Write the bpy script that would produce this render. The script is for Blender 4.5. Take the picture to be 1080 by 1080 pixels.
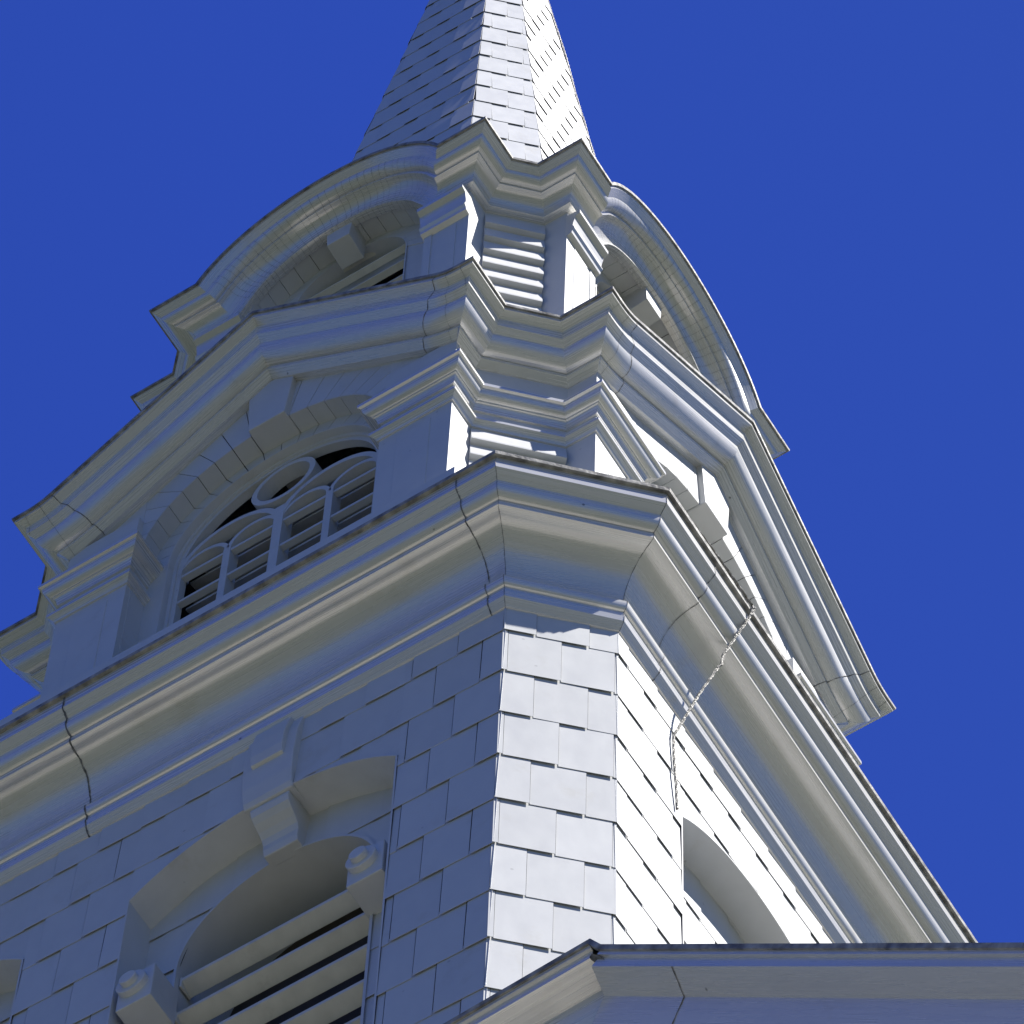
import bpy, math, random
from mathutils import Vector, Matrix
random.seed(7)
for o in list(bpy.data.objects): bpy.data.objects.remove(o)
sc = bpy.context.scene
col = sc.collection
PI = math.pi

# ---------------------------------------------------------------- camera
cd = bpy.data.cameras.new('camera'); cam = bpy.data.objects.new('camera', cd); col.objects.link(cam)
r = Vector((0.8467, 0.5315, 0.0229)).normalized()
f = Vector((-0.2497, 0.3590, 0.8993)).normalized()
u = r.cross(f).normalized(); r = f.cross(u).normalized()
M = Matrix((r, u, -f)).transposed().to_4x4()
M.translation = Vector((9.878, -13.4836, -26.06))
cam.matrix_world = M
cd.sensor_width = 36.0; cd.lens = 36.0 * 5712.9 / 1080.0
cd.clip_start = 0.1; cd.clip_end = 6000
sc.camera = cam

# ---------------------------------------------------------------- light
SUN_AZ = math.radians(10.0)      # from +x towards +y
SUN_EL = math.radians(56.0)
w = bpy.data.worlds.new('World'); sc.world = w; w.use_nodes = True
nt = w.node_tree; bg = nt.nodes['Background']
sky = nt.nodes.new('ShaderNodeTexSky'); sky.sky_type = 'NISHITA'
sky.sun_disc = False; sky.sun_elevation = SUN_EL
sky.sun_rotation = math.radians(90) - SUN_AZ
sky.altitude = 1500; sky.air_density = 1.0; sky.dust_density = 0.1; sky.ozone_density = 4.0
hs = nt.nodes.new('ShaderNodeHueSaturation'); hs.inputs['Saturation'].default_value = 1.25
nt.links.new(sky.outputs[0], hs.inputs['Color'])
tint = nt.nodes.new('ShaderNodeMixRGB'); tint.blend_type = 'MULTIPLY'; tint.inputs[0].default_value = 1
tint.inputs[2].default_value = (.75, .45, .95, 1); nt.links.new(hs.outputs[0], tint.inputs[1])
cap = nt.nodes.new('ShaderNodeMixRGB'); cap.blend_type = 'DARKEN'; cap.inputs[0].default_value = 1
cap.inputs[2].default_value = (.26, .76, 2.28, 1); nt.links.new(tint.outputs[0], cap.inputs[1])
nt.links.new(cap.outputs[0], bg.inputs[0])
bg.inputs[1].default_value = 0.10
sd = bpy.data.lights.new('sun', 'SUN'); so = bpy.data.objects.new('sun', sd); col.objects.link(so)
sd.energy = 4.5; sd.angle = math.radians(0.53); sd.color = (1.0, 0.965, 0.90)
sv = Vector((math.cos(SUN_AZ) * math.cos(SUN_EL), math.sin(SUN_AZ) * math.cos(SUN_EL), math.sin(SUN_EL)))
so.rotation_euler = sv.to_track_quat('Z', 'Y').to_euler()
so.location = sv * 60
sc.view_settings.view_transform = 'Standard'; sc.view_settings.look = 'None'
sc.view_settings.gamma = 1; sc.view_settings.exposure = 1.0
try: sc.view_settings.use_curve_mapping = False
except Exception: pass

# ---------------------------------------------------------------- materials
def new_mat(name):
    m = bpy.data.materials.new(name); m.use_nodes = True
    return m, m.node_tree, m.node_tree.nodes['Principled BSDF']
def N(nt, t, **k):
    n = nt.nodes.new(t)
    for a, b in k.items(): setattr(n, a, b)
    return n
def ramp(nt, fac, stops):
    n = nt.nodes.new('ShaderNodeValToRGB'); e = n.color_ramp.elements
    e[0].position, e[0].color = stops[0][0], (*stops[0][1], 1)
    e[1].position, e[1].color = stops[-1][0], (*stops[-1][1], 1)
    for p_, c_ in stops[1:-1]:
        x = e.new(p_); x.color = (*c_, 1)
    nt.links.new(fac, n.inputs[0]); return n
def paint(name, base, rough=0.45, mode='obj', dirt=0.12, bump=0.05, island=0.0, dents=False):
    m, nt, b = new_mat(name)
    tc = N(nt, 'ShaderNodeTexCoord'); mp = N(nt, 'ShaderNodeMapping')
    n1 = N(nt, 'ShaderNodeTexNoise'); n1.inputs['Detail'].default_value = 6
    if mode == 'uv':            # brushed along the run of the moulding
        nt.links.new(tc.outputs['UV'], mp.inputs[0]); mp.inputs['Scale'].default_value = (1.2, 45, 1)
        n1.inputs['Scale'].default_value = 1.0
    else:
        nt.links.new(tc.outputs['Object'], mp.inputs[0]); mp.inputs['Scale'].default_value = (1, 1, .6)
        n1.inputs['Scale'].default_value = 9.0
    nt.links.new(mp.outputs[0], n1.inputs[0])
    n2 = N(nt, 'ShaderNodeTexNoise'); n2.inputs['Scale'].default_value = 2.3; n2.inputs['Detail'].default_value = 8
    n2.inputs['Roughness'].default_value = .7
    nt.links.new(tc.outputs['Object'], n2.inputs[0])
    d = tuple(c * (1 - dirt) for c in base)
    r1 = ramp(nt, n1.outputs[0], [(.3, d), (.7, base)])
    g = tuple(c * (1 - 2.2 * dirt) * k for c, k in zip(base, (1.0, .98, .93)))
    r2 = ramp(nt, n2.outputs[0], [(.28, (0, 0, 0)), (.42, (1, 1, 1))])
    mx = N(nt, 'ShaderNodeMixRGB'); nt.links.new(r2.outputs[0], mx.inputs[0])
    mx.inputs[1].default_value = (*g, 1); nt.links.new(r1.outputs[0], mx.inputs[2])
    out = mx.outputs[0]
    # small black specks
    n3 = N(nt, 'ShaderNodeTexVoronoi'); n3.inputs['Scale'].default_value = 3.1
    nt.links.new(tc.outputs['Object'], n3.inputs[0])
    r3 = ramp(nt, n3.outputs['Distance'], [(.022, (0.12, .11, .10)), (.034, (1, 1, 1))])
    m3 = N(nt, 'ShaderNodeMixRGB', blend_type='MULTIPLY'); m3.inputs[0].default_value = .8 if mode == 'uv' else .25
    nt.links.new(out, m3.inputs[1]); nt.links.new(r3.outputs[0], m3.inputs[2]); out = m3.outputs[0]
    if island:
        ge = N(nt, 'ShaderNodeNewGeometry')
        ri = ramp(nt, ge.outputs['Random Per Island'], [(0, (1 - island,) * 3), (1, (1, 1, 1))])
        m4 = N(nt, 'ShaderNodeMixRGB', blend_type='MULTIPLY'); m4.inputs[0].default_value = 1
        nt.links.new(out, m4.inputs[1]); nt.links.new(ri.outputs[0], m4.inputs[2]); out = m4.outputs[0]
    nt.links.new(out, b.inputs['Base Color'])
    rr = N(nt, 'ShaderNodeMapRange'); rr.inputs[3].default_value = rough - .07; rr.inputs[4].default_value = rough + .1
    nt.links.new(n1.outputs[0], rr.inputs[0]); nt.links.new(rr.outputs[0], b.inputs['Roughness'])
    b.inputs['Specular IOR Level'].default_value = .6 if mode == 'uv' else .45
    if mode == 'uv': b.inputs['Metallic'].default_value = .30
    bp = N(nt, 'ShaderNodeBump'); bp.inputs['Strength'].default_value = bump; bp.inputs['Distance'].default_value = .02
    nt.links.new(n1.outputs[0], bp.inputs['Height'])
    last = bp
    if dents:
        n5 = N(nt, 'ShaderNodeTexNoise'); n5.inputs['Scale'].default_value = 1.6; n5.inputs['Detail'].default_value = 2
        nt.links.new(tc.outputs['Object'], n5.inputs[0])
        b2 = N(nt, 'ShaderNodeBump'); b2.inputs['Strength'].default_value = .22; b2.inputs['Distance'].default_value = .05
        nt.links.new(n5.outputs[0], b2.inputs['Height']); nt.links.new(bp.outputs[0], b2.inputs['Normal']); last = b2
    nt.links.new(last.outputs[0], b.inputs['Normal'])
    return m
m_trim = paint('painted_sheet_metal', (.70, .695, .68), .26, 'uv', .07, .045, dents=True)
m_flat = paint('painted_wood', (.63, .635, .64), .5, 'obj', .06, .05)
m_shin = paint('painted_shingle', (.63, .64, .65), .5, 'obj', .05, .05, island=.07)
m_slat = paint('louvre_paint', (.70, .67, .59), .38, 'obj', .14, .05)
def plain(name, c, rough, nscale=8, c2=None, bump=.2):
    m, nt, b = new_mat(name)
    tc = N(nt, 'ShaderNodeTexCoord'); n1 = N(nt, 'ShaderNodeTexNoise'); n1.inputs['Scale'].default_value = nscale
    n1.inputs['Detail'].default_value = 8; nt.links.new(tc.outputs['Object'], n1.inputs[0])
    r1 = ramp(nt, n1.outputs[0], [(.35, c), (.68, c2 or tuple(x * 1.4 for x in c))])
    nt.links.new(r1.outputs[0], b.inputs['Base Color']); b.inputs['Roughness'].default_value = rough
    bp = N(nt, 'ShaderNodeBump'); bp.inputs['Strength'].default_value = bump; bp.inputs['Distance'].default_value = .02
    nt.links.new(n1.outputs[0], bp.inputs['Height']); nt.links.new(bp.outputs[0], b.inputs['Normal'])
    return m
m_gap_shade = plain('gap_shade_dark', (.02, .02, .022), .9)  # near-black backing: shade in the gaps between shingles is put into this colour
m_roof = plain('weathered_flashing', (.13, .125, .12), .55, 14, (.42, .41, .39), .5)
m_caulk = plain('dark_caulk', (.07, .07, .07), .7, 30, (.24, .24, .235), .8)
m_cable = plain('twisted_cable', (.20, .195, .18), .5, 60, (.42, .4, .37), .9)
m_inside = plain('interior_darkness', (.035, .026, .018), .9)  # darkness of the unlit interior behind the louvres, set as a near-black colour
m_ground = plain('dark_lawn', (.028, .036, .020), .9, .3, (.04, .05, .028))
m_bounce = plain("pale_bounce", (.37, .35, .30), .85, .5, (.45, .43, .375))  # pale colour of the added disc that throws sunlight upward

# ---------------------------------------------------------------- mesh helpers
class MB:
    def __init__(s): s.v = []; s.f = []; s.uv = []
    def vert(s, p, uv=(0, 0)): s.v.append(tuple(p)); s.uv.append(uv); return len(s.v) - 1
    def face(s, *ix): s.f.append(tuple(ix))
    def quad(s, a, b, c, d):
        i = [s.vert(p) for p in (a, b, c, d)]; s.f.append(tuple(i))
    def poly(s, pts): s.f.append(tuple(s.vert(p) for p in pts))
    def prism(s, A, B):
        """closed prism between two equal-length outlines"""
        n = len(A); a = [s.vert(p) for p in A]; b = [s.vert(p) for p in B]
        s.f.append(tuple(a)); s.f.append(tuple(reversed(b)))
        for i in range(n): j = (i + 1) % n; s.f.append((a[i], b[i], b[j], a[j]))
    def box(s, x0, x1, y0, y1, z0, z1):
        s.prism([(x0, y0, z0), (x1, y0, z0), (x1, y1, z0), (x0, y1, z0)], [(x0, y0, z1), (x1, y0, z1), (x1, y1, z1), (x0, y1, z1)])
    def build(s, name, mat, parent=None, rot=0.0, smooth=None, xf=None, bevel=0):
        me = bpy.data.meshes.new(name); me.from_pydata(s.v, [], s.f)
        uvl = me.uv_layers.new(name='UVMap')
        for lp in me.loops: uvl.data[lp.index].uv = s.uv[lp.vertex_index]
        me.materials.append(mat)
        import bmesh
        bm = bmesh.new(); bm.from_mesh(me)
        bmesh.ops.recalc_face_normals(bm, faces=bm.faces)
        if smooth is not None:
            for fc in bm.faces: fc.smooth = True
            for e in bm.edges:
                if len(e.link_faces) == 2 and e.calc_face_angle(0) > math.radians(smooth): e.smooth = False
        bm.to_mesh(me); bm.free()
        o = bpy.data.objects.new(name, me); col.objects.link(o)
        if parent: o.parent = parent
        o.rotation_euler = (0, 0, rot)
        if bevel:
            b = o.modifiers.new('bevel', 'BEVEL'); b.width = bevel; b.segments = 2; b.limit_method = 'ANGLE'
        return o
def inst(o, rot, parent=None):
    c = o.copy(); col.objects.link(c); c.rotation_euler = (0, 0, rot)
    c.parent = parent or o.parent
    return c
def tree_inst(o, rot, parent=None):
    c = inst(o, rot, parent)
    for ch in [x for x in o.children]:
        d = ch.copy(); col.objects.link(d); d.parent = c
    return c

def grid(mb, rings, closed_path=False, closed_prof=False, ulen=None, vlen=None):
    """rings: list of lists of points; faces between successive rings"""
    n = len(rings); m = len(rings[0])
    if ulen is None: ulen = [0.0]; [ulen.append(ulen[-1] + (Vector(rings[i][0]) - Vector(rings[i - 1][0])).length) for i in range(1, n)]
    if vlen is None: vlen = [0.0]; [vlen.append(vlen[-1] + (Vector(rings[0][j]) - Vector(rings[0][j - 1])).length) for j in range(1, m)]
    ix = []
    for i in range(n): ix.append([mb.vert(rings[i][j], (ulen[i], vlen[j])) for j in range(m)])
    for i in range(n if closed_path else n - 1):
        k = (i + 1) % n
        for j in range(m if closed_prof else m - 1):
            l = (j + 1) % m
            mb.face(ix[i][j], ix[k][j], ix[k][l], ix[i][l])
    return ix
def dense(path, step, closed=False):
    out = []
    n = len(path)
    for i in range(n if closed else n - 1):
        a = path[i]; b = path[(i + 1) % n]
        L = math.dist(a, b); k = max(1, int(round(L / step)))
        for j in range(k): out.append(tuple(a[q] + (b[q] - a[q]) * j / k for q in range(2)))
    if not closed: out.append(path[-1])
    return out
def nrm2(a, b):           # outward (right-hand) normal of plan edge travelling counter-clockwise
    d = Vector((b[0] - a[0], b[1] - a[1])).normalized(); return Vector((d.y, -d.x))
def plan_sweep(mb, path, prof, closed=False, z0=0.0, trim=False):
    """path = plan polyline at wall level, prof = [(p outward, z)]; one strip per straight run, mitred"""
    n = len(path); ofs = []
    for i in range(n):
        if closed: a, b, c = path[i - 1], path[i], path[(i + 1) % n]
        else: a, b, c = path[max(i - 1, 0)], path[i], path[min(i + 1, n - 1)]
        if a == b: m = nrm2(b, c)
        elif b == c: m = nrm2(a, b)
        else:
            n1, n2 = nrm2(a, b), nrm2(b, c); m = (n1 + n2) / (1 + n1.dot(n2))
        ofs.append(m)
    vl = [0.0]
    for j in range(1, len(prof)): vl.append(vl[-1] + math.dist(prof[j], prof[j - 1]))
    L = 0
    for i in (range(1, n - 2) if trim else range(n if closed else n - 1)):
        k = (i + 1) % n
        A = [(path[i][0] + ofs[i].x * p, path[i][1] + ofs[i].y * p, z0 + z) for p, z in prof]
        B = [(path[k][0] + ofs[k].x * p, path[k][1] + ofs[k].y * p, z0 + z) for p, z in prof]
        d = math.dist(path[i], path[k])
        s = random.random() * 9
        grid(mb, [A, B], ulen=[L, L + d], vlen=[v + s for v in vl]); L += d + 3.3
def face_sweep(mb, path, prof, y0, closed_prof=False, closed_path=False, clampx=None):
    """path in the x-z plane of a face, prof=[(p outward -y, q perpendicular to the path, + = left/up)]"""
    n = len(path); rings = []
    for i in range(n):
        if closed_path: a, b, c = path[i - 1], path[i], path[(i + 1) % n]
        else: a, b, c = path[max(i - 1, 0)], path[i], path[min(i + 1, n - 1)]
        def nn(s, t):
            d = Vector((t[0] - s[0], t[1] - s[1])).normalized(); return Vector((-d.y, d.x))
        if a == b: m = nn(b, c)
        elif b == c: m = nn(a, b)
        else:
            n1, n2 = nn(a, b), nn(b, c); m = (n1 + n2) / (1 + n1.dot(n2))
        rg = [(b[0] + m.x * q, -(y0 + p), b[1] + m.y * q) for p, q in prof]
        if clampx is not None:
            rg = [(max(-(clampx + max(p, 0)), min(clampx + max(p, 0), x)), y, z) for (x, y, z), (p, q) in zip(rg, prof)]
        rings.append(rg)
    ul = [0.0]
    for i in range(1, n): ul.append(ul[-1] + math.dist(path[i], path[i - 1]))
    vl = [0.0]
    for j in range(1, len(prof)): vl.append(vl[-1] + math.dist(prof[j], prof[j - 1]))
    ix = grid(mb, rings, closed_path, closed_prof, ulen=ul, vlen=vl)
    return ix
def arc(cx, cz, R, a0, a1, n):
    return [(cx + R * math.cos(math.radians(a0 + (a1 - a0) * i / n)), cz + R * math.sin(math.radians(a0 + (a1 - a0) * i / n))) for i in range(n + 1)]
def qcurve(p0, p1, bulge, n=6):
    """quarter-ish curve from p0 to p1; bulge>0 convex outward, <0 cove"""
    out = []
    for i in range(1, n):
        t = i / n * PI / 2
        if bulge > 0: x = p1[0] + (p0[0] - p1[0]) * math.cos(t); z = p0[1] + (p1[1] - p0[1]) * math.sin(t)
        else: x = p0[0] + (p1[0] - p0[0]) * math.sin(t); z = p1[1] + (p0[1] - p1[1]) * math.cos(t)
        out.append((x, z))
    return out

# frame: maps (u, v, outward) to 3-D
class Frame:
    def __init__(s, O, U, V, Nn): s.O, s.U, s.V, s.N = Vector(O), Vector(U).normalized(), Vector(V).normalized(), Vector(Nn).normalized()
    def __call__(s, a, b, o): return s.O + s.U * a + s.V * b + s.N * o
def plate(mb, F, u0, u1, v0, v1, cols=None, th=.002, bl=.016, br=.028, top=.001):
    cols = cols or [(u0, v0, v1), (u1, v0, v1)]
    bb = min(bl, br) - top
    if br < bl: top += bl - br
    def off(a, b):
        t = (a - u0) / (u1 - u0 + 1e-9); k = 1 - (b - v0) / (v1 - v0)
        return top + k * bb + (br - bl) * t
    fl, fh, bl_, bh = [], [], [], []
    for a, lo, hi in cols:
        fl.append(mb.vert(F(a, lo, off(a, lo) + th))); fh.append(mb.vert(F(a, hi, off(a, hi) + th)))
        bl_.append(mb.vert(F(a, lo, off(a, lo)))); bh.append(mb.vert(F(a, hi, off(a, hi))))
    for i in range(len(cols) - 1):
        mb.face(fl[i], fl[i + 1], fh[i + 1], fh[i]); mb.face(bl_[i], bh[i], bh[i + 1], bl_[i + 1])
        mb.face(fl[i], bl_[i], bl_[i + 1], fl[i + 1]); mb.face(fh[i], fh[i + 1], bh[i + 1], bh[i])
    mb.face(fl[0], fh[0], bh[0], bl_[0]); mb.face(fl[-1], bl_[-1], bh[-1], fh[-1])
def courses(mb, F, ua, ub, zbots, H, width, joint_even, joint_odd, holes=(), lap=.05, clip=None, k0=0, gap=.0012, jit=.006, flip=False):
    """holes: (u0,u1,fn) where below fn(u) nothing stands"""
    for k, zb in enumerate(zbots):
        j = joint_even if (k + k0) % 2 == 0 else joint_odd
        a = j - math.ceil((j - ua) / width) * width
        while a < ub - 1e-6:
            b = a + width + random.uniform(-jit, jit) * 0
            x0, x1 = max(a, ua), min(b, ub)
            v0 = zb + random.uniform(-.004, .004); v1 = zb + H + lap
            ee = random.uniform(-.0002, .0016); e2 = random.uniform(-.0012, .0012)
            if clip:
                l0, l1 = clip(v0); x0, x1 = max(a, l0), min(b, l1)
            if x1 - x0 > .012:
                # split at hole borders
                cuts = sorted({x0, x1, *[c for h in holes for c in h[:2] if x0 < c < x1]})
                for c0, c1 in zip(cuts[:-1], cuts[1:]):
                    mid = (c0 + c1) / 2; fn = None
                    for h in holes:
                        if h[0] < mid < h[1]: fn = h[2]
                    g0 = gap if abs(c0 - a) < 1e-6 else 0; g1 = .0015 if abs(c1 - b) < 1e-6 else 0
                    q0, q1 = (c0 - a) / width, (c1 - a) / width
                    if flip: q0, q1 = 1 - q0, 1 - q1
                    bl_ = .0086 + ee + (.0070 + e2) * q0; br_ = .0086 + ee + (.0070 + e2) * q1
                    if fn is None:
                        cols = [(c0 + g0, v0, v1), (c1 - g1, v0, v1)]
                        if clip:
                            t0, t1 = clip(v1)
                            cols = [(c0 + (gap if c0 > l0 else 0), v0, v1), (c1, v0, v1)]
                            # tapered edge: shear outermost corner
                            q = [F(c0 + (gap if c0 > l0 else 0), v0, 0)]
                            plate_taper(mb, F, c0 + (gap if c0 > l0 else 0), c1, v0, v1, max(c0, t0) if c0 > l0 else t0, min(c1, t1) if c1 < l1 else t1, bl_, br_)
                            continue
                        plate(mb, F, c0, c1, v0, v1, cols, bl=bl_, br=br_)
                    else:
                        n = 6; cs = []
                        for i in range(n + 1):
                            q = c0 + (c1 - c0) * i / n; lo = max(v0, fn(q))
                            if lo < v1 - .004: cs.append((q, lo, v1))
                            else:
                                if len(cs) > 1: plate(mb, F, c0, c1, v0, v1, cs, bl=bl_, br=br_)
                                cs = []
                        if len(cs) > 1: plate(mb, F, c0, c1, v0, v1, cs, bl=bl_, br=br_)
            a += width
def plate_taper(mb, F, b0, b1, v0, v1, t0, t1, ol, orr, th=.002):
    if t1 - t0 < .002: t0 = t1 = (t0 + t1) / 2
    m_ = min(ol, orr); a_, b_ = ol - m_, orr - m_
    P = [F(b0, v0, ol + th), F(b1, v0, orr + th), F(t1, v1, .001 + b_ + th), F(t0, v1, .001 + a_ + th)]
    Q = [F(b0, v0, ol), F(b1, v0, orr), F(t1, v1, .001 + b_), F(t0, v1, .001 + a_)]
    mb.prism(P, Q)
def sheet_with_hole(mb, F, ua, ub, vb, vt, holes, o=0.0):
    cuts = {ua, ub}
    for h in holes:
        for i in range(25): cuts.add(h[0] + (h[1] - h[0]) * i / 24)
    cuts = sorted(cuts)
    for c0, c1 in zip(cuts[:-1], cuts[1:]):
        mid = (c0 + c1) / 2; fn = None
        for h in holes:
            if h[0] < mid < h[1]: fn = h[2]
        l0, l1 = (vb, vb) if fn is None else (fn(c0), fn(c1))
        mb.quad(F(c0, l0, o), F(c1, l1, o), F(c1, vt, o), F(c0, vt, o))

# ---------------------------------------------------------------- ground
g = MB(); S = 3000; gz = -27.7
g.quad((-S, -S, gz), (S, -S, gz), (S, S, gz), (-S, S, gz))
go = g.build('ground', m_ground); go['kind'] = 'structure'
g = MB(); g.poly([(17 * math.cos(t * PI / 24), 17 * math.sin(t * PI / 24), gz + .004) for t in range(48)])  # unseen pale disc, added to bounce sunlight up onto the soffits
po = g.build('bounce_disc', m_bounce); po['kind'] = 'structure'

# ---------------------------------------------------------------- the steeple
root = bpy.data.objects.new('church_steeple', None); col.objects.link(root); root.location = (0, 0, 0)
root['label'] = 'white shingled church steeple with stacked cornices, louvred arches and a tapering spire'
root['category'] = 'steeple'
QUAD = [0, PI / 2, PI, 3 * PI / 2]

# ===== belfry shaft =====
W = 3.0; CUT = .4203
E_ = W - CUT
octo = [(E_, -W), (W, -E_), (W, E_), (E_, W), (-E_, W), (-W, E_), (-W, -E_), (-E_, -W)]
FL = Frame((0, -W, 0), (1, 0, 0), (0, 0, 1), (0, -1, 0))
CX = 1.147
def outer_arc(x0):
    return lambda q: -2.80 + math.sqrt(max(1.17 ** 2 - (q - x0) ** 2, .0)) 
def inner_arc(x0, R=.60, zc=-2.56):
    def fn(q):
        d = R * R - (q - x0) ** 2
        return zc + math.sqrt(d) if d > 0 else zc
    return fn
HW = .825
holesW = [(s * CX - HW, s * CX + HW, outer_arc(s * CX)) for s in (-1, 1)]
zb = [-1.2 - .447 * k for k in range(17)]
def shade_backing_wall():  # dark sheet behind the shingles that paints the gaps as shade
    mb = MB(); sheet_with_hole(mb, FL, -E_, E_, -9, -.5, holesW); return mb
# shingled face (one part per face)
for flp in (True, False):
    mb = MB(); courses(mb, FL, -E_ - .008, E_ + .010, zb, .447, .281, 2.295, 2.165, holesW, flip=flp, gap=.007 if flp else .0012)
    wall0 = mb.build('shingled_wall', m_shin, root, rot=0 if flp else PI / 2)
    shade_backing_wall().build('wall_shade_backing', m_gap_shade, wall0)
    tree_inst(wall0, PI if flp else 3 * PI / 2)
# chamfer face
s2 = math.sqrt(.5)
FC = Frame((E_, -W, 0), (s2, s2, 0), (0, 0, 1), (s2, -s2, 0))
CWd = CUT / s2
mb = MB(); courses(mb, FC, -.010, CWd + .008, zb, .447, .281, .165, .02)
ch0 = mb.build('shingled_wall', m_shin, root)
mb = MB(); mb.quad(FC(0, -9, 0), FC(CWd, -9, 0), FC(CWd, -.5, 0), FC(0, -.5, 0))
mb.build('wall_shade_backing', m_gap_shade, ch0)
for a in QUAD[1:]: tree_inst(ch0, a)

# louvred arches: recess, inner reveal, louvre, keystone, impost blocks
YB = .20                                      # recess depth
def arch_window(cx, blind=False):
    e = bpy.data.objects.new('louvred_arch', None); col.objects.link(e); e.parent = root
    mb = MB()
    # reveal of the outer recess
    oa = outer_arc(cx); n = 24
    top = [(cx - HW + 2 * HW * i / n, 0) for i in range(n + 1)]; top = [(x, oa(x)) for x, _ in top]
    path = [(cx - HW, -8.5)] + top + [(cx + HW, -8.5)]
    face_sweep(mb, path, [(.016, 0), (.016, -.012), (-YB - .01, -.012)], W)
    mb.build('reveal', m_flat, e, smooth=35)
    # recessed shingle panel
    ia = inner_arc(cx)
    h = [(cx - .60, cx + .60, ia)]
    FR = Frame((0, -(W - YB), 0), (1, 0, 0), (0, 0, 1), (0, -1, 0))
    mb = MB()
    courses(mb, FR, cx - HW, cx + HW, zb, .447, .281, cx + .12, cx + .26, () if blind else [(cx - .60, cx + .60, lambda q: max(ia(q), -2.56) if abs(q - cx) < .5999 else -2.56)], k0=1, flip=not blind)
    # remove whatever falls inside the opening below the spring
    mb2 = MB()
    keep = []
    for fc in mb.f:
        c = [sum(mb.v[i][k] for i in fc) / len(fc) for k in range(3)]
        if not blind and abs(c[0] - cx) < .585 and c[2] < -2.58: continue
        keep.append(fc)
    mb.f = keep
    mb.build('recess_shingles', m_shin, e)
    mb = MB(); sheet_with_hole(mb, FR, cx - HW, cx + HW, -8.5, -1.5, () if blind else [(cx - .6, cx + .6, lambda q: ia(q))])
    keep = [fc for fc in mb.f if blind or not (abs(sum(mb.v[i][0] for i in fc) / 4 - cx) < .59 and min(mb.v[i][2] for i in fc) < -8)]
    mb.f = keep; mb.build('recess_shade_backing', m_gap_shade, e)
    if blind: return e
    # inner reveal
    mb = MB()
    path = [(cx - .60, -8.5), (cx - .60, -2.56)] + arc(cx, -2.56, .60, 180, 0, 28)[1:-1] + [(cx + .60, -2.56), (cx + .60, -8.5)]
    face_sweep(mb, path, [(.020, .012), (.020, -.006), (-.55, -.006)], W - YB)
    mb.build('inner_reveal', m_flat, e, smooth=35)
    # louvre blades
    mb = MB()
    for k in range(15):
        zt = -2.50 - .335 * k
        hw = .585 if zt < -2.52 else math.sqrt(max(.59 ** 2 - (zt + 2.56) ** 2, 0)) 
        y0 = -(W - YB) + .012; y1 = y0 + .165
        y1 = y0 + .088
        P = [(y0, zt - .150), (y0, zt - .122), (y1, zt - .170), (y1, zt - .200)]
        mb.prism([(cx - hw, y, z) for y, z in P], [(cx + hw, y, z) for y, z in P])
        # bent metal ends
        mb.box(cx - hw, cx - hw + .012, y0 - .004, y1 + .004, zt - .206, zt - .118)
    mb.build('louvre', m_slat, e, bevel=.004)
    mb = MB(); mb.quad((cx - .7, -(W - YB) + .42, -8.5), (cx + .7, -(W - YB) + .42, -8.5), (cx + .7, -(W - YB) + .42, -1.8), (cx - .7, -(W - YB) + .42, -1.8))  # dark sheet closing the opening in place of real interior shade
    mb.build('interior_dark_sheet', m_inside, e)
    # keystone: block, raised panel and scroll
    mb = MB()
    def ext(prof, hw0, hw1):
        zt_, zb_ = max(z for _, z in prof), min(z for _, z in prof)
        A = [(cx - (hw1 + (hw0 - hw1) * (z - zb_) / (zt_ - zb_)), y, z) for y, z in prof]
        B = [(cx + (hw1 + (hw0 - hw1) * (z - zb_) / (zt_ - zb_)), y, z) for y, z in prof]
        mb.prism(A, B)
    cx0 = cx; cx = cx + .02
    ext([(-2.9, -.9), (-3.02, -.93), (-3.055, -1.12), (-3.058, -1.35), (-3.05, -1.52), (-3.035, -1.64), (-3.02, -1.68), (-2.79, -1.63)], .172, .150)
    ext([(-3.0, -.92), (-3.055, -.95), (-3.085, -1.12), (-3.088, -1.26), (-3.078, -1.34), (-3.0, -1.35)], .112, .098)
    pr = [(-2.79, -1.64), (-3.005, -1.675), (-3.008, -1.71), (-2.995, -1.75), (-2.965, -1.78), (-2.925, -1.805), (-2.895, -1.835), (-2.88, -1.875), (-2.88, -1.925), (-2.868, -1.97), (-2.79, -1.97)]
    ext(pr, .122, .104)
    cx = cx0
    mb.build('keystone', m_flat, e, bevel=.006)
    for s in (-1, 1):
        x0, x1 = (cx - .785, cx - .575) if s < 0 else (cx + .575, cx + .785)
        mb = MB(); mb.box(x0, x1, -3.01, -2.79, -3.09, -2.79)
        xm, zm = (x0 + x1) / 2 - .01, -2.92
        for R, ya, yb in ((.088, -3.045, -3.0), (.05, -3.075, -3.04)):
            A = [(xm + R * math.cos(t * PI / 12), ya, zm + R * math.sin(t * PI / 12)) for t in range(24)]
            B = [(xm + R * math.cos(t * PI / 12), yb, zm + R * math.sin(t * PI / 12)) for t in range(24)]
            mb.prism(A, B)
        mb.build('impost_block', m_flat, e, bevel=.006)
    return e
for cx in (CX, -CX):
    for blind in (False, True):
        e = arch_window(cx, blind)
        if blind: e.rotation_euler = (0, 0, PI / 2)
        c = e.copy(); col.objects.link(c); c.rotation_euler = (0, 0, 3 * PI / 2 if blind else PI); c.parent = root
        for ch in e.children:
            d = ch.copy(); col.objects.link(d); d.parent = c

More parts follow.
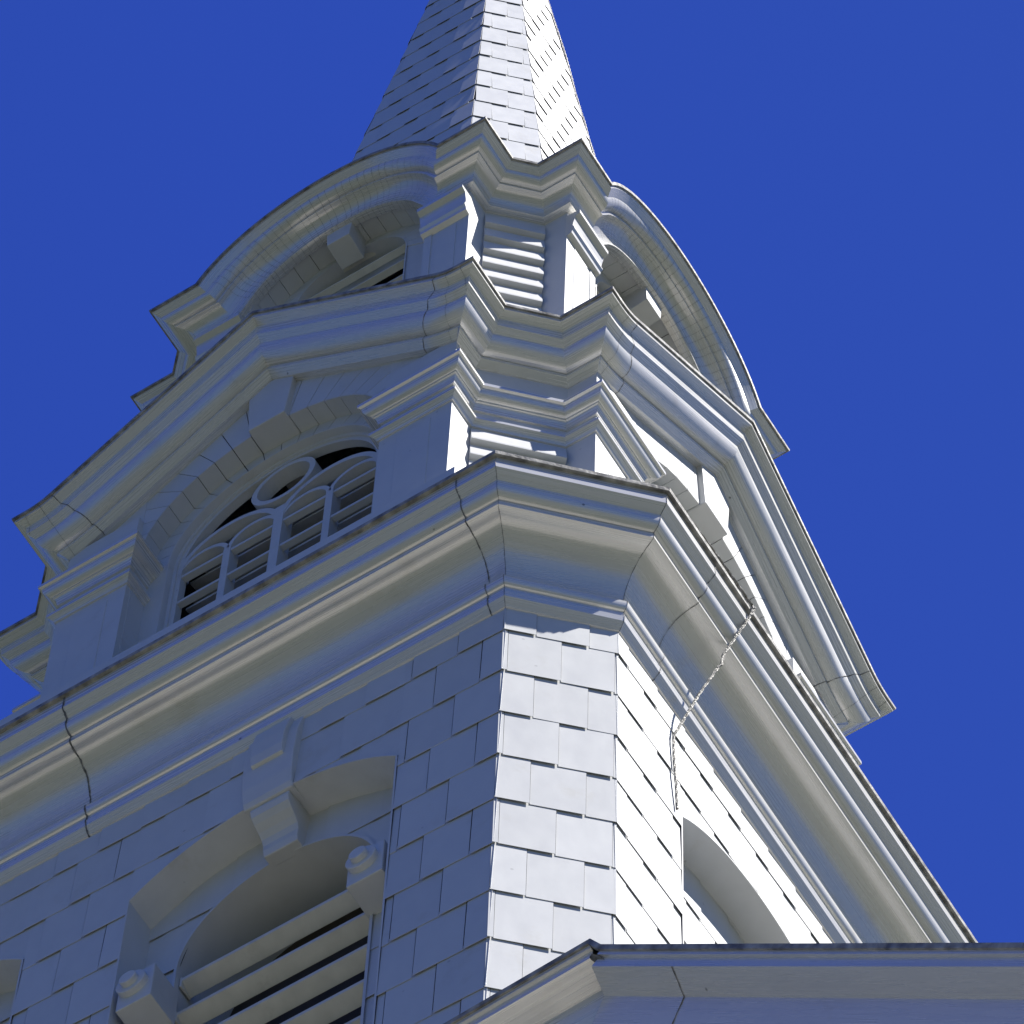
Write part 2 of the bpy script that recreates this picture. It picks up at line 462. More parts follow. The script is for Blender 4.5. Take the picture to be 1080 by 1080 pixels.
# ===== main cornice =====
P_M = [(.408, -.02), (.408, -.130), (.357, -.186), (.357, -.226)]
P_M += qcurve((.357, -.226), (.288, -.300), 1, 7) + [(.288, -.300), (.286, -.306), (.302, -.309), (.302, -.356), (.280, -.364)]
P_M += qcurve((.280, -.364), (.045, -.715), -1, 14) + [(.045, -.715), (.045, -.725), (.085, -.731), (.085, -.750)]
P_M += qcurve((.085, -.750), (.055, -.80), 1, 4) + [(.055, -.80), (.050, -.855), (.062, -.86), (.056, -.905), (.02, -.955), (-.01, -.96)]
# ends of faces reversed so plan path runs counter-clockwise seen from above
mb = MB(); plan_sweep(mb, octo, P_M, True)
mc = mb.build('main_cornice', m_trim, root, smooth=28)
mb = MB(); plan_sweep(mb, octo, [(.400, -.021), (.432, -.024), (.436, .004), (.40, .018), (-.75, .42), (-.78, .42)], True)
mb.build('main_cornice_flashing', m_roof, root)

def seam(mb, prof, org, dirp, along, w=.012, z0=0.0, jag=.01, step=.012, lift=.004, p0=0):
    """ragged ribbon that follows the profile at one place along the run"""
    pts = []
    for (a, b) in zip(prof[:-1], prof[1:]):
        L = math.dist(a, b); k = max(1, int(L / step))
        for i in range(k): pts.append((a[0] + (b[0] - a[0]) * i / k, a[1] + (b[1] - a[1]) * i / k))
    pts.append(prof[-1])
    O = Vector(org); D = Vector(dirp).normalized(); A = Vector(along).normalized()
    R = []; s = 0
    for i, (p, z) in enumerate(pts):
        a = pts[max(i - 1, 0)]; b = pts[min(i + 1, len(pts) - 1)]
        tn = Vector((b[0] - a[0], b[1] - a[1]));
        if tn.length < 1e-6: continue
        tn.normalize(); nx, nz = -tn.y, tn.x         # outward of a downward-running profile
        s = s * .8 + random.uniform(-jag, jag) * .5
        ww = w * random.uniform(.5, 1.3)
        base = O + D * (p + nx * lift) + Vector((0, 0, z + z0 + nz * lift))
        mid = O + D * (p + nx * (lift + ww * .35)) + Vector((0, 0, z + z0 + nz * (lift + ww * .35)))
        R.append([base + A * (s - ww / 2), mid + A * s, base + A * (s + ww / 2)])
    grid(mb, [[tuple(q) for q in ring] for ring in R])
for xs, ww, jg in ((2.50, .006, .0025), (-.03, .010, .0045), (-2.2, .008, .003)):
    mb = MB(); seam(mb, P_M, (xs, -W, 0), (0, -1, 0), (1, 0, 0), ww, jag=jg); mb.build('caulk_seam', m_caulk, mc)
for ys, ww, jg in ((-2.25, .004, .002), (.62, .005, .004)):
    mb = MB(); seam(mb, P_M, (W, ys, 0), (1, 0, 0), (0, 1, 0), ww, jag=jg); mb.build('caulk_seam', m_caulk, mc)
for vx, dr in (((E_, -W, 0), (.41421356, -1, 0)), ((W, -E_, 0), (1, -.41421356, 0))):
    L = math.hypot(dr[0], dr[1])
    mb = MB(); seam(mb, [(p * L, z) for p, z in P_M], vx, dr, (dr[1], -dr[0], 0), .0035, jag=.001, lift=.002); mb.build('caulk_seam', m_caulk, mc)

# ===== second stage: piers, traceried windows, gabled cornice =====
UA, UE = 2.136, 1.488                        # pier face distance, outer corner of the face
UV2 = 1.92; ZU = 5.7895
PX = .95
pier = [(PX, -1.80), (PX, -UA), (UE, -UA), (UE, -UV2), (UV2, -UE), (UA, -UE), (UA, -PX), (1.80, -PX)]
mb = MB(); plan_sweep(mb, pier, [(0, 5.45), (0, .35)])
pr0 = mb.build('corner_pier', m_flat, root)
mb = MB()   # raised boards on the pier faces
for x0, x1 in ((1.085, 1.335),):
    mb.box(x0, x1, -UA - .006, -UA + .01, .4, 4.40)
    mb.box(UA - .01, UA + .006, -x1, -x0, .4, 4.40)
mb.build('raised_board', m_flat, pr0, bevel=.004)
capP = [(0, .06), (.115, .005), (.115, -.03), (.098, -.036), (.093, -.055)] + qcurve((.093, -.055), (.045, -.115), 1, 4) + [(.045, -.115), (.043, -.13)] + qcurve((.043, -.13), (.018, -.18), -1, 4) + [(.018, -.18), (.014, -.205), (-.01, -.206)]
mb = MB(); plan_sweep(mb, pier, capP, z0=4.93)
mb.build('pier_capital', m_trim, pr0, smooth=28)
nk = [(0, .02), (.05, .0), (.05, -.028), (.02, -.055), (.012, -.075), (-.01, -.076)]
mb = MB(); plan_sweep(mb, pier, nk, z0=4.56)
mb.build('necking_moulding', m_trim, pr0, smooth=28)
def boards(v2, v3, ztop, n, pitch, dep):
    mb = MB(); a = Vector((v2[0], v2[1], 0)); b = Vector((v3[0], v3[1], 0)); nrm = Vector((s2, -s2, 0))
    for k in range(n):
        z = ztop - pitch * k
        sec = [(-.01, z + .02), (.006, z + .01), (dep, z - pitch + .030), (dep, z - pitch + .014), (-.01, z - pitch + .004)]
        t = (b - a).normalized() * .002
        mb.prism([tuple(a + t + nrm * p + Vector((0, 0, q))) for p, q in sec], [tuple(b - t + nrm * p + Vector((0, 0, q))) for p, q in sec])
    return mb
boards((UE, -UV2), (UV2, -UE), 4.45, 16, .226, .050).build('lapped_siding', m_flat, pr0)
for a in QUAD[1:]: tree_inst(pr0, a)

# pedestal course beneath the second stage
ped = [(1.66, -2.29), (1.66, -2.02), (2.02, -1.66), (2.29, -1.66), (2.29, 1.66), (2.02, 1.66), (1.66, 2.02), (1.66, 2.29), (-1.66, 2.29), (-1.66, 2.02), (-2.02, 1.66), (-2.29, 1.66), (-2.29, -1.66), (-2.02, -1.66), (-1.66, -2.02), (-1.66, -2.29)]
mb = MB(); plan_sweep(mb, ped, [(-.2, 3.16), (-.02, 3.10), (0, 3.07), (0, 2.85), (-.03, 2.80), (-.03, .15)], True)
mb.build('pedestal', m_flat, root)

P_U = [(.288, -.012), (.288, -.050), (.232, -.076), (.228, -.080), (.222, -.168), (.176, -.214)]
P_U += qcurve((.176, -.214), (.060, -.340), 1, 8) + [(.060, -.340), (.058, -.352), (.066, -.355), (.064, -.378), (.01, -.415), (-.02, -.416)]
GS = 1.65
mb = MB()
for a in QUAD:
    c_, s_ = math.cos(a), math.sin(a)
    path = [(GS, -UA), (UE, -UA), (UE, -UV2), (UV2, -UE), (UA, -UE), (UA, -GS)]
# corner pieces: face run starts beyond the flare (crown reaches further out than the wall)
cornU = [(UE - .14, -UA), (UE, -UA), (UE, -UV2), (UV2, -UE), (UA, -UE), (UA, -UE + .14)]
mb = MB(); plan_sweep(mb, cornU, P_U, z0=ZU, trim=True)
gc0 = mb.build('gable_cornice', m_trim, root, smooth=28)
fl_p = [(.282, -.013), (.302, -.016), (.305, .006), (.28, .014), (-.25, .02)]
mb = MB(); plan_sweep(mb, cornU, fl_p, z0=ZU, trim=True)
mb.poly([(1.2, -1.2, ZU + .015), (1.2, -UA - .1, ZU + .012), (UE + .2, -UA - .2, ZU + .012), (UE + .2, -UV2 - .1, ZU + .012), (UV2 + .1, -UE - .2, ZU + .012), (UA + .2, -UE - .2, ZU + .012), (UA + .1, -1.2, ZU + .012)])
mb.build('flashing', m_roof, gc0)
# gable path
k = math.tan(math.radians(38.2)); apex = 7.035; xt = (apex - ZU) / k
Rr = .30; tl = Rr * math.tan(math.radians(19.1))
right = []
cxr, czr = xt + tl, ZU + Rr
for i in range(7): 
    t = math.radians(-90 - 38.2 * (1 - i / 6)); right.append((cxr + Rr * math.cos(t), czr + Rr * math.sin(t)))
gp = [(-x, z) for x, z in reversed(right)] + [(0, apex)] + right
gp = [(-(UE - .14), ZU)] * 0 + gp
if gp[0][0] > -(UE - .14): pass
XE = UE - .14
full = gp
# trim flat ends to meet the corner run
full = [(-UE - .5, ZU)] + gp + [(UE + .5, ZU)]
mb = MB(); face_sweep(mb, full, P_U + [(-.06, -.416)], UA, clampx=UE)
gmain = mb.build('gable_cornice', m_trim, root, smooth=28)
mb = MB(); face_sweep(mb, full, [(.282, -.013), (.302, -.016), (.305, .006), (.28, .014), (-1.5, .02)], UA, clampx=UE)
mb.build('flashing', m_roof, gmain)
def gbz(x): return apex - .42 / math.cos(math.radians(38.2)) - k * abs(x) + .03
for s in (-1, 1):
    mb = MB()
    pp = [(s * PX, 5.40), (s * (UE - .004), 5.40), (s * (UE - .004), 5.42), (s * 1.25, max(5.42, gbz(1.25))), (s * PX, gbz(PX))]
    mb.prism([(x, -2.094, z) for x, z in pp], [(x, -1.80, z) for x, z in pp]); mb.build('pier_filler', m_flat, gmain)
def seam_face(mb, x, z, ang, prof, y0, w=.006, jag=.003, clampx=None):
    ca, sa = math.cos(ang), math.sin(ang); R = []
    pts = []
    for (a, b) in zip(prof[:-1], prof[1:]):
        L = math.dist(a, b); kk = max(1, int(L / .015))
        for i in range(kk): pts.append((a[0] + (b[0] - a[0]) * i / kk, a[1] + (b[1] - a[1]) * i / kk))
    pts.append(prof[-1]); s = 0
    for i, (p, q) in enumerate(pts):
        a = pts[max(i - 1, 0)]; b = pts[min(i + 1, len(pts) - 1)]
        tn = Vector((b[0] - a[0], b[1] - a[1]))
        if tn.length < 1e-6: continue
        tn.normalize(); np_, nq = -tn.y, tn.x
        s = s * .8 + random.uniform(-jag, jag) * .5; ww = w * random.uniform(.6, 1.3)
        ring = []
        for o, l in ((-ww / 2, .002), (0, .002 + ww * .3), (ww / 2, .002)):
            pp, qq = p + np_ * l, q + nq * l
            # path normal = (-sin, cos), path direction = (cos, sin)
            X = x - sa * qq + ca * (s + o)
            if clampx is not None and abs(X) > clampx + max(pp, 0) - .004: ring = None; break
            ring.append((X, -(y0 + pp), z + ca * qq + sa * (s + o)))
        if ring: R.append(ring)
    if len(R) > 1: grid(mb, R)
for sx in (-1, 1):
    for i in (0, 3, 6):
        x, z = right[i]; t = math.radians(38.2 * (1 - i / 6)) * (-1)
        mb = MB(); seam_face(mb, sx * x, z, t if sx > 0 else -t, P_U, UA, .006 if i == 0 else .002, .002, clampx=UE)
        mb.build('caulk_seam', m_caulk, gmain)
for a in QUAD[1:]:
    tree_inst(gc0, a); tree_inst(gmain, a)

# wall of the face between the piers, voussoir shingles, arch, tracery
UW, UR, UZ = 2.09, .945, 4.94
def gable_bottom(x): return apex - .43 / math.cos(math.radians(38.2)) - k * abs(x) + .06
FW = Frame((0, -UW, 0), (1, 0, 0), (0, 0, 1), (0, -1, 0))
tw = bpy.data.objects.new('traceried_window', None); col.objects.link(tw); tw.parent = root
def fan(mb, R, zc, y, a0, a1, step, outer, th=.014, gap=.006, tilt=.0, soff=None):
    """voussoir shaped boards round an arch; outer(angle) = outer radius"""
    a = a0
    while a < a1 - .5:
        b = min(a + step, a1)
        g = math.degrees(gap / R)
        aa, bb = math.radians(a + g / 2), math.radians(b - g / 2)
        ra, rb = outer(aa), outer(bb)
        am = (aa + bb) / 2; rm = outer(am)
        def P(r_, t, o): return (r_ * math.cos(t), -(y + o), zc + r_ * math.sin(t))
        fr = [P(R, aa, th), P(R, bb, th + tilt)] if True else None
        F_ = [P(R, aa, th), P(ra, aa, th), P(rm, am, th + tilt / 2), P(rb, bb, th + tilt), P(R, bb, th + tilt), P(R, am, th + tilt / 2)]
        B_ = [(q[0], -y, q[2]) for q in F_]
        mb.prism(F_, B_)
        if soff:
            y1 = soff
            Rs = R - .008
            def Q(r_, t, yy): return (r_ * math.cos(t), -yy, zc + r_ * math.sin(t))
            t1 = tilt
            A = [Q(Rs, aa, y + th * .9), Q(Rs, aa, y1), Q(R + .01, aa, y1), Q(R + .01, aa, y + th * .9)]
            Bq = [Q(Rs - t1 * .6, bb, y + th * .9), Q(Rs - t1 * .6, bb, y1), Q(R + .01, bb, y1), Q(R + .01, bb, y + th * .9)]
            mb.prism(A, Bq)
        a = b
def outer_u(t):
    # distance from arch centre to the underside of the gable or the pier
    best = 9
    c, s = math.cos(t), math.sin(t)
    if abs(c) > 1e-4: best = min(best, (PX + .02) / abs(c))
    # gable line: UZ + r s = G - k r |c|
    G = apex - .43 / math.cos(math.radians(38.2)) + .05
    best = min(best, (G - UZ) / (s + k * abs(c)) if s + k * abs(c) > 0 else 9)
    return max(best, UR + .005)
mb = MB(); fan(mb, UR, UZ, UW - .014, 0, 180, 9.0, outer_u, soff=1.945, gap=.005)
fan(mb, .807, UZ, 1.945 - .012, 0, 180, 9.0, lambda t: UR + .004, th=.012, tilt=0)
mb.build('voussoir_shingles', m_shin, tw)
mb = MB()   # backing
n = 40
for i in range(n):
    a, b = PI * i / n, PI * (i + 1) / n
    A = [(UR * math.cos(t) * 1.005, -(UW - .016), UZ + UR * math.sin(t) * 1.005) for t in (a, b)]
    B = [((outer_u(t) + .05) * math.cos(t), -(UW - .016), UZ + (outer_u(t) + .05) * math.sin(t)) for t in (b, a)]
    mb.quad(A[0], A[1], B[0], B[1])
path = [(-UR - .026, .4), (-UR - .026, UZ)] + arc(0, UZ, UR + .02, 180, 0, 30)[1:-1] + [(UR + .026, UZ), (UR + .026, .4)]
face_sweep(mb, path, [(0, 0), (-.145, 0)], UW - .016)
mb.build('wall_shade_backing', m_gap_shade, tw)
# jamb boards below the spring
mb = MB()
for s in (-1, 1):
    mb.box(min(s * UR, s * (UR + .02)), max(s * UR, s * (UR + .02)), -UW, -1.80, .4, UZ)
    mb.box(min(s * .807, s * UR), max(s * .807, s * UR), -1.945, -1.80, .4, UZ)
mb.build('jamb_board', m_flat, tw)
# inner ring + moulded frame
R1 = .800
mb = MB()
path = [(-R1, .4), (-R1, UZ)] + arc(0, UZ, R1, 180, 0, 40)[1:-1] + [(R1, UZ), (R1, .4)]
face_sweep(mb, path, [(.004, .006), (.004, .0), (-.002, -.004), (-.05, -.004), (-.055, -.025), (-.12, -.030)], 1.945)
mb.build('window_frame', m_flat, tw, smooth=35)
R2 = .775; YT = 1.875
def bars():
    mb = MB()
    def bar(path, wd, y0, y1, closed=False):
        h = wd / 2
        face_sweep(mb, path, [(0, -h), (0, h), (-(y0 - y1), h), (-(y0 - y1), -h)], y0, True, closed)
    bar([(-R2 + .01, .4), (-R2 + .01, UZ)] + arc(0, UZ, R2 - .01, 180, 0, 40)[1:-1] + [(R2 - .01, UZ), (R2 - .01, .4)], .05, YT, YT - .06)
    zs = 4.84
    bar([(0, 2.6), (0, zs + .20)], .072, YT + .004, YT - .10)
    for s in (-1, 1):
        bar([(s * .390, 2.6), (s * .390, zs + .02)], .055, YT, YT - .09)
        # large lancet over each pair
        bar(arc(s * .385, zs, .378, 180, 0, 26), .045, YT + .002, YT - .08)
        for q in (.197, .578):
            bar(arc(s * q, zs, .185, 180, 0, 20), .035, YT - .002, YT - .07)
    bar(arc(0, 5.41, .225, 0, 351, 40), .044, YT + .004, YT - .10, True)
    z = zs - .02
    while z > 2.6:
        bar([(-R2, z), (R2, z)], .03, YT - .006, YT - .05); z -= .365
    # small spandrel webs beside the circle
    return mb
bars().build('tracery', m_flat, tw)
mb = MB()
z = 5.83
while z > 2.4:
    hw = R2 if z < UZ else math.sqrt(max(.79 ** 2 - (z - UZ) ** 2, .01))
    P = [(-1.74, z - .12), (-1.74, z - .095), (-1.60, z - .045), (-1.60, z - .07)]
    mb.prism([(-hw, y, q) for y, q in P], [(hw, y, q) for y, q in P]); z -= .185
mb.build('louvre', m_slat, tw)
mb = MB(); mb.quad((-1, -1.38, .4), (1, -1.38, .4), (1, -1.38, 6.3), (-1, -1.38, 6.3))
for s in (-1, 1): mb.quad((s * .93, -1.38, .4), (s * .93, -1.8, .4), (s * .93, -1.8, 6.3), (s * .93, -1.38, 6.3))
mb.build('interior_dark_sheet', m_inside, tw)
mb = MB()
mb.prism([(-.185, -2.135, 6.50), (.185, -2.135, 6.50), (.140, -2.135, 5.86), (-.140, -2.135, 5.86)], [(-.185, -1.93, 6.50), (.185, -1.93, 6.50), (.140, -1.93, 5.86), (-.140, -1.93, 5.86)])
mb.build('keystone', m_flat, tw, bevel=.008)
for a in QUAD[1:]:
    c = tw.copy(); col.objects.link(c); c.rotation_euler = (0, 0, a); c.parent = root
    for ch in tw.children:
        d = ch.copy(); col.objects.link(d); d.parent = c

# ===== third stage: arched cornice =====
TA, TE, TV2, ZT = 1.632, 1.135, 1.443, 9.7324
TX = .82
tp = [(TX, -1.45), (TX, -TA), (TE, -TA), (TE, -TV2), (TV2, -TE), (TA, -TE), (TA, -TX), (1.45, -TX)]
mb = MB(); plan_sweep(mb, tp, [(0, 9.45), (0, 5.5)])
tp0 = mb.build('corner_pier', m_flat, root)
boards((TE, -TV2), (TV2, -TE), 9.30, 15, .235, .050).build('lapped_siding', m_flat, tp0)
cp = [(0, 9.30), (.115, 9.285), (.115, 9.235), (.075, 9.21)] + [(.072, 9.17), (.062, 9.12), (.058, 9.07), (.07, 9.035), (.072, 9.01), (.055, 8.985), (.05, 8.955), (0, 8.935)]
mb = MB(); mb.prism([(.755, -(TA - .01 + p), z) for p, z in cp], [(TE + .001, -(TA - .01 + p), z) for p, z in cp]); mb.build('pier_capital', m_trim, tp0)
mb = MB(); mb.prism([(TA - .01 + p, -.755, z) for p, z in cp], [(TA - .01 + p, -TE - .001, z) for p, z in cp]); mb.build('pier_capital', m_trim, tp0)
mb = MB(); mb.box(TX + .05, TE - .10, -TA - .005, -TA + .01, 5.6, 8.90); mb.build('raised_board', m_flat, tp0)
mb = MB(); mb.box(TA - .01, TA + .005, -TE + .10, -TX - .05, 5.6, 8.90); mb.build('raised_board', m_flat, tp0)
for a in QUAD[1:]: tree_inst(tp0, a)
P_T = [(.288, -.012), (.285, -.032), (.238, -.080)]
P_T += qcurve((.238, -.080), (.155, -.150), 1, 6) + [(.155, -.150), (.152, -.162), (.160, -.166), (.158, -.178), (.140, -.182)]
P_T += qcurve((.140, -.182), (.035, -.330), -1, 7) + [(.035, -.330), (.035, -.345), (.055, -.350), (.055, -.362), (.035, -.366), (.0, -.366), (-.02, -.366)]
XJ = 1.135 - .05
cornT = [(XJ, -TA), (TE, -TA), (TE, -TV2), (TV2, -TE), (TA, -TE), (TA, -XJ)]
mb = MB(); plan_sweep(mb, cornT, P_T, z0=ZT, trim=True)
ac0 = mb.build('arched_cornice', m_trim, root, smooth=28)
mb = MB(); plan_sweep(mb, cornT, [(.282, -.013), (.302, -.016), (.305, .006), (.28, .014), (-.2, .03)], z0=ZT, trim=True)
mb.poly([(.95, -.95, ZT + .02), (.95, -TA - .1, ZT + .015), (TE + .2, -TA - .2, ZT + .015), (TE + .2, -TV2 - .1, ZT + .015), (TV2 + .1, -TE - .2, ZT + .015), (TA + .2, -TE - .2, ZT + .015), (TA + .1, -.95, ZT + .015)])
mb.build('flashing', m_roof, ac0)
RT = 1.125; ZC = 9.285
a0 = math.degrees(math.asin((ZT - ZC) / RT))
ap = [(-TE - .5, ZT)] + arc(0, ZC, RT, 180 - a0, a0, 34) + [(TE + .5, ZT)]
mb = MB(); face_sweep(mb, ap, P_T, TA, clampx=TE)
am = mb.build('arched_cornice', m_trim, root, smooth=28)
mb = MB(); face_sweep(mb, ap, [(.282, -.013), (.302, -.016), (.305, .008), (.28, .016), (-1.0, .03)], TA, clampx=TE)
mb.build('flashing', m_roof, am)
mb = MB()
for i in range(1, 34):
    t = 180 - a0 - (180 - 2 * a0) * i / 34 + random.uniform(-.8, .8); x, z = RT * math.cos(math.radians(t)), ZC + RT * math.sin(math.radians(t))
    seam_face(mb, x, z, math.radians(t - 90), P_T[2:], TA, .0018, .0008)
mb.build('caulk_seam', m_caulk, am)
for a in QUAD[1:]: tree_inst(ac0, a); tree_inst(am, a)
# face between the piers
lw = bpy.data.objects.new('lunette_window', None); col.objects.link(lw); lw.parent = root
TW, TR, TZ, YR = 1.64, .765, 9.31, 1.46
TO = 9.52      # centre of the lunette opening
def vous_ring(mb, y, r0, r1, zc, a0, a1, step, th=.012, gap=.006):
    fan(mb, r0, zc, y - th, a0, a1, step, lambda t: r1, th=th, gap=gap, tilt=0)
mb = MB(); fan(mb, TR, TZ, TW - .014, 0, 180, 11.25, lambda t: TR + .05, soff=YR, tilt=0, gap=.005)
for i in range(16):
    a, b = [math.radians(11.25 * q) + sg * .004 for q, sg in ((i, 1), (i + 1, -1))]
    A = [(.478 * math.cos(a), -(YR), TO + .478 * math.sin(a)), ((TR + .004) * math.cos(a), -YR, TZ + (TR + .004) * math.sin(a)), ((TR + .004) * math.cos(b), -YR, TZ + (TR + .004) * math.sin(b)), (.478 * math.cos(b), -YR, TO + .478 * math.sin(b))]
    mb.prism(A, [(x, y + .012, z) for x, y, z in A])
mb.build('voussoir_shingles', m_shin, lw)
mb = MB()
face_sweep(mb, [(-TR - .006, 5.6), (-TR - .006, TZ)] + arc(0, TZ, TR + .006, 180, 0, 30)[1:-1] + [(TR + .006, TZ), (TR + .006, 5.6)], [(0, .06), (0, 0), (-.178, 0), (-.178, -.06)], TW - .02)
mb.build('wall_shade_backing', m_gap_shade, lw)
for s in (-1, 1):
    mb = MB(); mb.box(min(s * .478, s * (TX + .01)), max(s * .478, s * (TX + .01)), -YR + .006, -1.40, 5.6, TO); mb.build('jamb_board', m_flat, lw)
    mb = MB(); mb.box(min(s * (TR + .002), s * (TX + .01)), max(s * (TR + .002), s * (TX + .01)), -TW, -1.40, 5.6, TZ); mb.build('jamb_board', m_flat, lw)
mb = MB(); RI = .474
face_sweep(mb, [(-RI, 5.6), (-RI, TO)] + arc(0, TO, RI, 180, 0, 30)[1:-1] + [(RI, TO), (RI, 5.6)], [(.004, .012), (.004, 0), (-.25, -.004)], YR)
mb.build('window_frame', m_flat, lw, smooth=35)
mb = MB(); z = 10.09
while z > 7:
    hw = RI - .004 if z < TO + .14 else math.sqrt(max(.470 ** 2 - (z - .12 - TO) ** 2, .01))
    P = [(-1.415, z - .10), (-1.415, z - .085), (-1.368, z - .113), (-1.368, z - .128)]
    mb.prism([(-hw, y, q) for y, q in P], [(hw, y, q) for y, q in P]); z -= .28
mb.build('louvre', m_slat, lw, bevel=.003)
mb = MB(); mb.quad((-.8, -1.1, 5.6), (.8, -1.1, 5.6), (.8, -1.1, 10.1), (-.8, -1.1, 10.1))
mb.build('interior_dark_sheet', m_inside, lw)
mb = MB(); mb.prism([(-.112, -1.655, 10.07), (.112, -1.655, 10.07), (.095, -1.655, 9.84), (-.095, -1.655, 9.84)], [(-.112, -1.45, 10.06), (.112, -1.45, 10.06), (.095, -1.45, 9.80), (-.095, -1.45, 9.80)])
mb.build('keystone', m_flat, lw, bevel=.006)
for a in QUAD[1:]:
    c = lw.copy(); col.objects.link(c); c.rotation_euler = (0, 0, a); c.parent = root
    for ch in lw.children:
        d = ch.copy(); col.objects.link(d); d.parent = c

# ===== spire =====
ZA, KS, MS = 22.5, .102, .63
def spire_face(p0, p1, flp=False):
    """p0,p1: plan unit vertices at s=1 (right-hand rule outward)"""
    z0 = 9.5; s0 = KS * (ZA - z0)
    A = Vector((p0[0] * s0, p0[1] * s0, z0)); B = Vector((p1[0] * s0, p1[1] * s0, z0)); T = Vector((0, 0, ZA))
    mid = (A + B) / 2; U_ = (B - A).normalized(); V_ = (T - mid); Lh = V_.length; V_.normalize(); Nn = U_.cross(V_)
    F = Frame(mid, U_, V_, Nn); hw = (B - A).length / 2
    mb = MB(); H = .48; nrow = int(Lh / H) - 2
    courses(mb, F, -hw, hw, [i * H for i in range(nrow)], H, .26, .02, .15, lap=.03, flip=flp, gap=.006 if flp else .005, clip=lambda v: (-hw * (1 - v / Lh), hw * (1 - v / Lh)))
    return mb, (A, B, T)
vs = [(MS, -1), (1, -MS), (1, MS)]
mb, tri = spire_face((-MS, -1), (MS, -1), True); sp0 = mb.build('spire_shingles', m_shin, root)
b2 = MB(); b2.poly(tri); b2.build('spire_shade_backing', m_gap_shade, sp0)
mb, tri = spire_face((MS, -1), (1, -MS)); sp1 = mb.build('spire_shingles', m_shin, root)
b2 = MB(); b2.poly(tri); b2.build('spire_shade_backing', m_gap_shade, sp1)
tree_inst(sp0, PI)
mb, tri = spire_face((-MS, -1), (MS, -1), False); sp2 = mb.build('spire_shingles', m_shin, root, rot=PI / 2)
b2 = MB(); b2.poly(tri); b2.build('spire_shade_backing', m_gap_shade, sp2); tree_inst(sp2, 3 * PI / 2)
for a in QUAD[1:]: tree_inst(sp1, a)
mb = MB()      # finial
for (R, z) in ():
    pass
prof = [(.09, 22.0), (.06, 22.3), (.10, 22.4), (.05, 22.5), (.12, 22.65), (.05, 22.8), (.02, 23.0), (.012, 23.6), (.002, 23.65)]
rings = [[(R * math.cos(t * PI / 8), R * math.sin(t * PI / 8), z) for t in range(16)] for R, z in prof]
grid(mb, rings, closed_prof=True); mb.build('finial', m_trim, root, smooth=40)

# ===== lower stage below the belfry =====
lo = bpy.data.objects.new('lower_stage', None); col.objects.link(lo); lo.parent = root
LY = 4.5
ang = math.radians(-2.5)
lo.location = (4.10, -LY, 0); lo.rotation_euler = (0, 0, ang)
# local coordinates: x relative to the shoulder, y=0 is the crown's outer edge
P_N = [(-.01, -.005), (-.01, -.028), (-.025, -.030), (-.025, -.078), (-.035, -.082), (-.150, -.115), (-.152, -.125), (-.195, -.265), (-.200, -.272), (-.270, -.290), (-.272, -.300), (-.300, -.375), (-.305, -.385), (-.38, -.405), (-.385, -.62)]
def xz(path, prof):
    mb = MB(); face_sweep(mb, path, prof, 0.0); return mb
rk = .94
xz([(-8.28, -7.88), (0, -7.88)], P_N).build('lower_cornice', m_trim, lo, smooth=28)
mb = xz([(0.05, -7.970), (5.0, -7.970 - rk * 4.95)], P_N); mb.build('raking_cornice', m_trim, lo, smooth=28)
mb = xz([(-13.3, -7.90 - rk * 4.95), (-8.33, -7.90)], P_N); mb.build('raking_cornice', m_trim, lo, smooth=28)
fp = [(-.02, -.012), (.0, -.012), (.004, .010), (-.02, .018), (-9.0, .02)]
xz([(-13.3, -7.90 - rk * 4.95), (-8.33, -7.895), (-8.28, -7.875), (0, -7.875), (.05, -7.965), (5.0, -7.970 - rk * 4.95)], fp).build('lower_roof', m_roof, lo)
mb = MB()   # return at the shoulder
ring0 = [(0, -p, -7.88 + q) for p, q in [(a, b) for a, b in P_N]]
pts = [(0.0, -p, -7.88 + q) for p, q in P_N] + [(0.0, .6, -7.88 - .62), (0.0, .6, -7.885)]
mb.poly(pts)
mb.build('cornice_end', m_trim, lo)
mb = MB()
poly = [(-8.28, -7.9), (0, -7.9), (5, -7.9 - rk * 5), (5, gz), (-13.3, gz), (-13.3, -7.9 - rk * 5)]
mb.prism([(x, .36, z) for x, z in poly], [(x, 8.6, z) for x, z in poly]); mb.build('lower_wall', m_flat, lo)
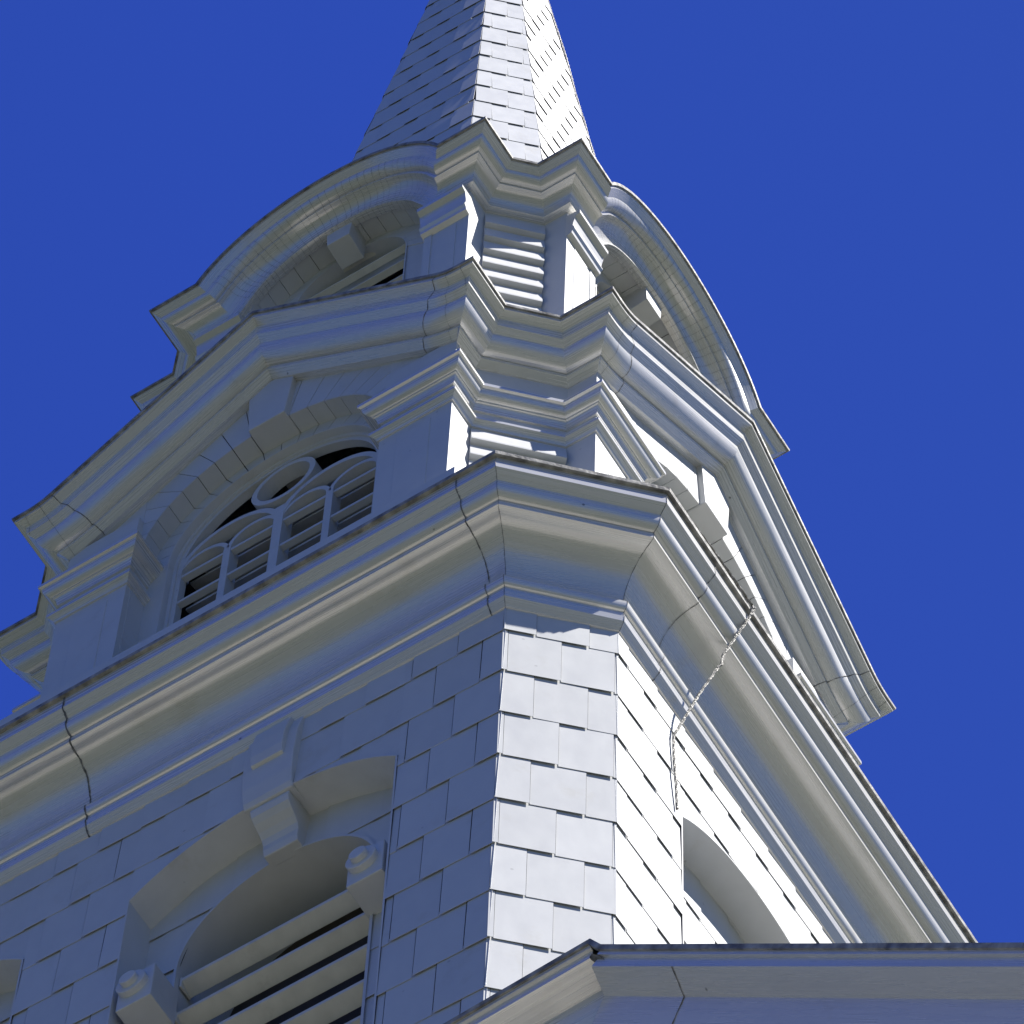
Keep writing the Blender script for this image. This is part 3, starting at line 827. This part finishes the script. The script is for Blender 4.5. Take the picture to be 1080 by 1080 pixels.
# caulk lump along the shoulder joint, joints in the metal
mb = MB()
pts = []
for (a, b) in zip(P_N[3:-1], P_N[4:]):
    kk = max(1, int(math.dist(a, b) / .014))
    for i in range(kk): pts.append((a[0] + (b[0] - a[0]) * i / kk, a[1] + (b[1] - a[1]) * i / kk))
R_ = []; jl = jr = 0
for p, q in pts:
    jl = jl * .7 + random.uniform(-.008, .008); jr = jr * .7 + random.uniform(-.012, .012)
    R_.append([(-.012 + jl, -(p + .006), -7.88 + q), (.012, -(p + .018 + random.uniform(0, .008)), -7.90 + q), (.040, -(p + .014 + random.uniform(0, .010)), -7.93 + q), (.066 + jr, -(p + .004), -7.955 + q)])
grid(mb, R_[:14])
mb.build('caulk_seam', m_caulk, lo)
mb = MB()
seam_face(mb, .42, -7.970 - rk * .37, math.atan(-rk), P_N[3:], 0.0, .006, .003)
seam_face(mb, 1.9, -7.970 - rk * 1.85, math.atan(-rk), P_N[3:], 0.0, .004, .003)
mb.build('caulk_seam', m_caulk, lo)

# ===== lightning cables =====
def rope(name, pts, r_, mat, label, cat, twist=26, sag=0.0):
    mb = MB(); path = []
    for a, b in zip(pts[:-1], pts[1:]):
        a, b = Vector(a), Vector(b); n = max(2, int((b - a).length / .012))
        for i in range(n): path.append(a.lerp(b, i / n))
    path.append(Vector(pts[-1]))
    n = len(path)
    for st in range(3):
        rings = []; L = 0
        for i, p_ in enumerate(path):
            d = (path[min(i + 1, n - 1)] - path[max(i - 1, 0)]).normalized()
            x = d.cross(Vector((.3, .2, .93))).normalized(); y = d.cross(x)
            if i: L += (path[i] - path[i - 1]).length
            a = L * twist + st * 2 * PI / 3
            c = p_ + (x * math.cos(a) + y * math.sin(a)) * r_ * .62
            wob = (x * math.sin(L * 3.1) + y * math.cos(L * 2.3)) * .004
            rings.append([tuple(c + wob + (x * math.cos(q * PI / 3) + y * math.sin(q * PI / 3)) * r_ * .6) for q in range(6)])
        grid(mb, rings, closed_prof=True)
    o = mb.build(name, mat, None, smooth=60); o['label'] = label; o['category'] = cat
    return o
rope('lightning_cable', [(3.42, -2.72, .022), (3.435, -2.2, .026), (3.44, -1.915, .02), (3.452, -1.915, -.02), (3.40, -1.93, -.16), (3.28, -1.975, -.50), (3.275, -1.985, -.60), (3.16, -2.03, -.92), (3.034, -2.07, -1.30), (3.032, -2.062, -1.55), (3.034, -2.045, -1.8), (3.030, -2.03, -2.02)], .0075, m_cable,
     'thin twisted cable draped over the main cornice and down the sunlit shingles', 'cable')
sx = []
for i in range(40):
    z = 10.2 + i * .3; s = KS * (ZA - z)
    sx.append((s + .012 + random.uniform(0, .008), s * MS - .01 + random.uniform(-.012, .012), z))
rope('lightning_cable', sx, .009, m_cable, 'thin cable running up the right edge of the tapering spire', 'cable')
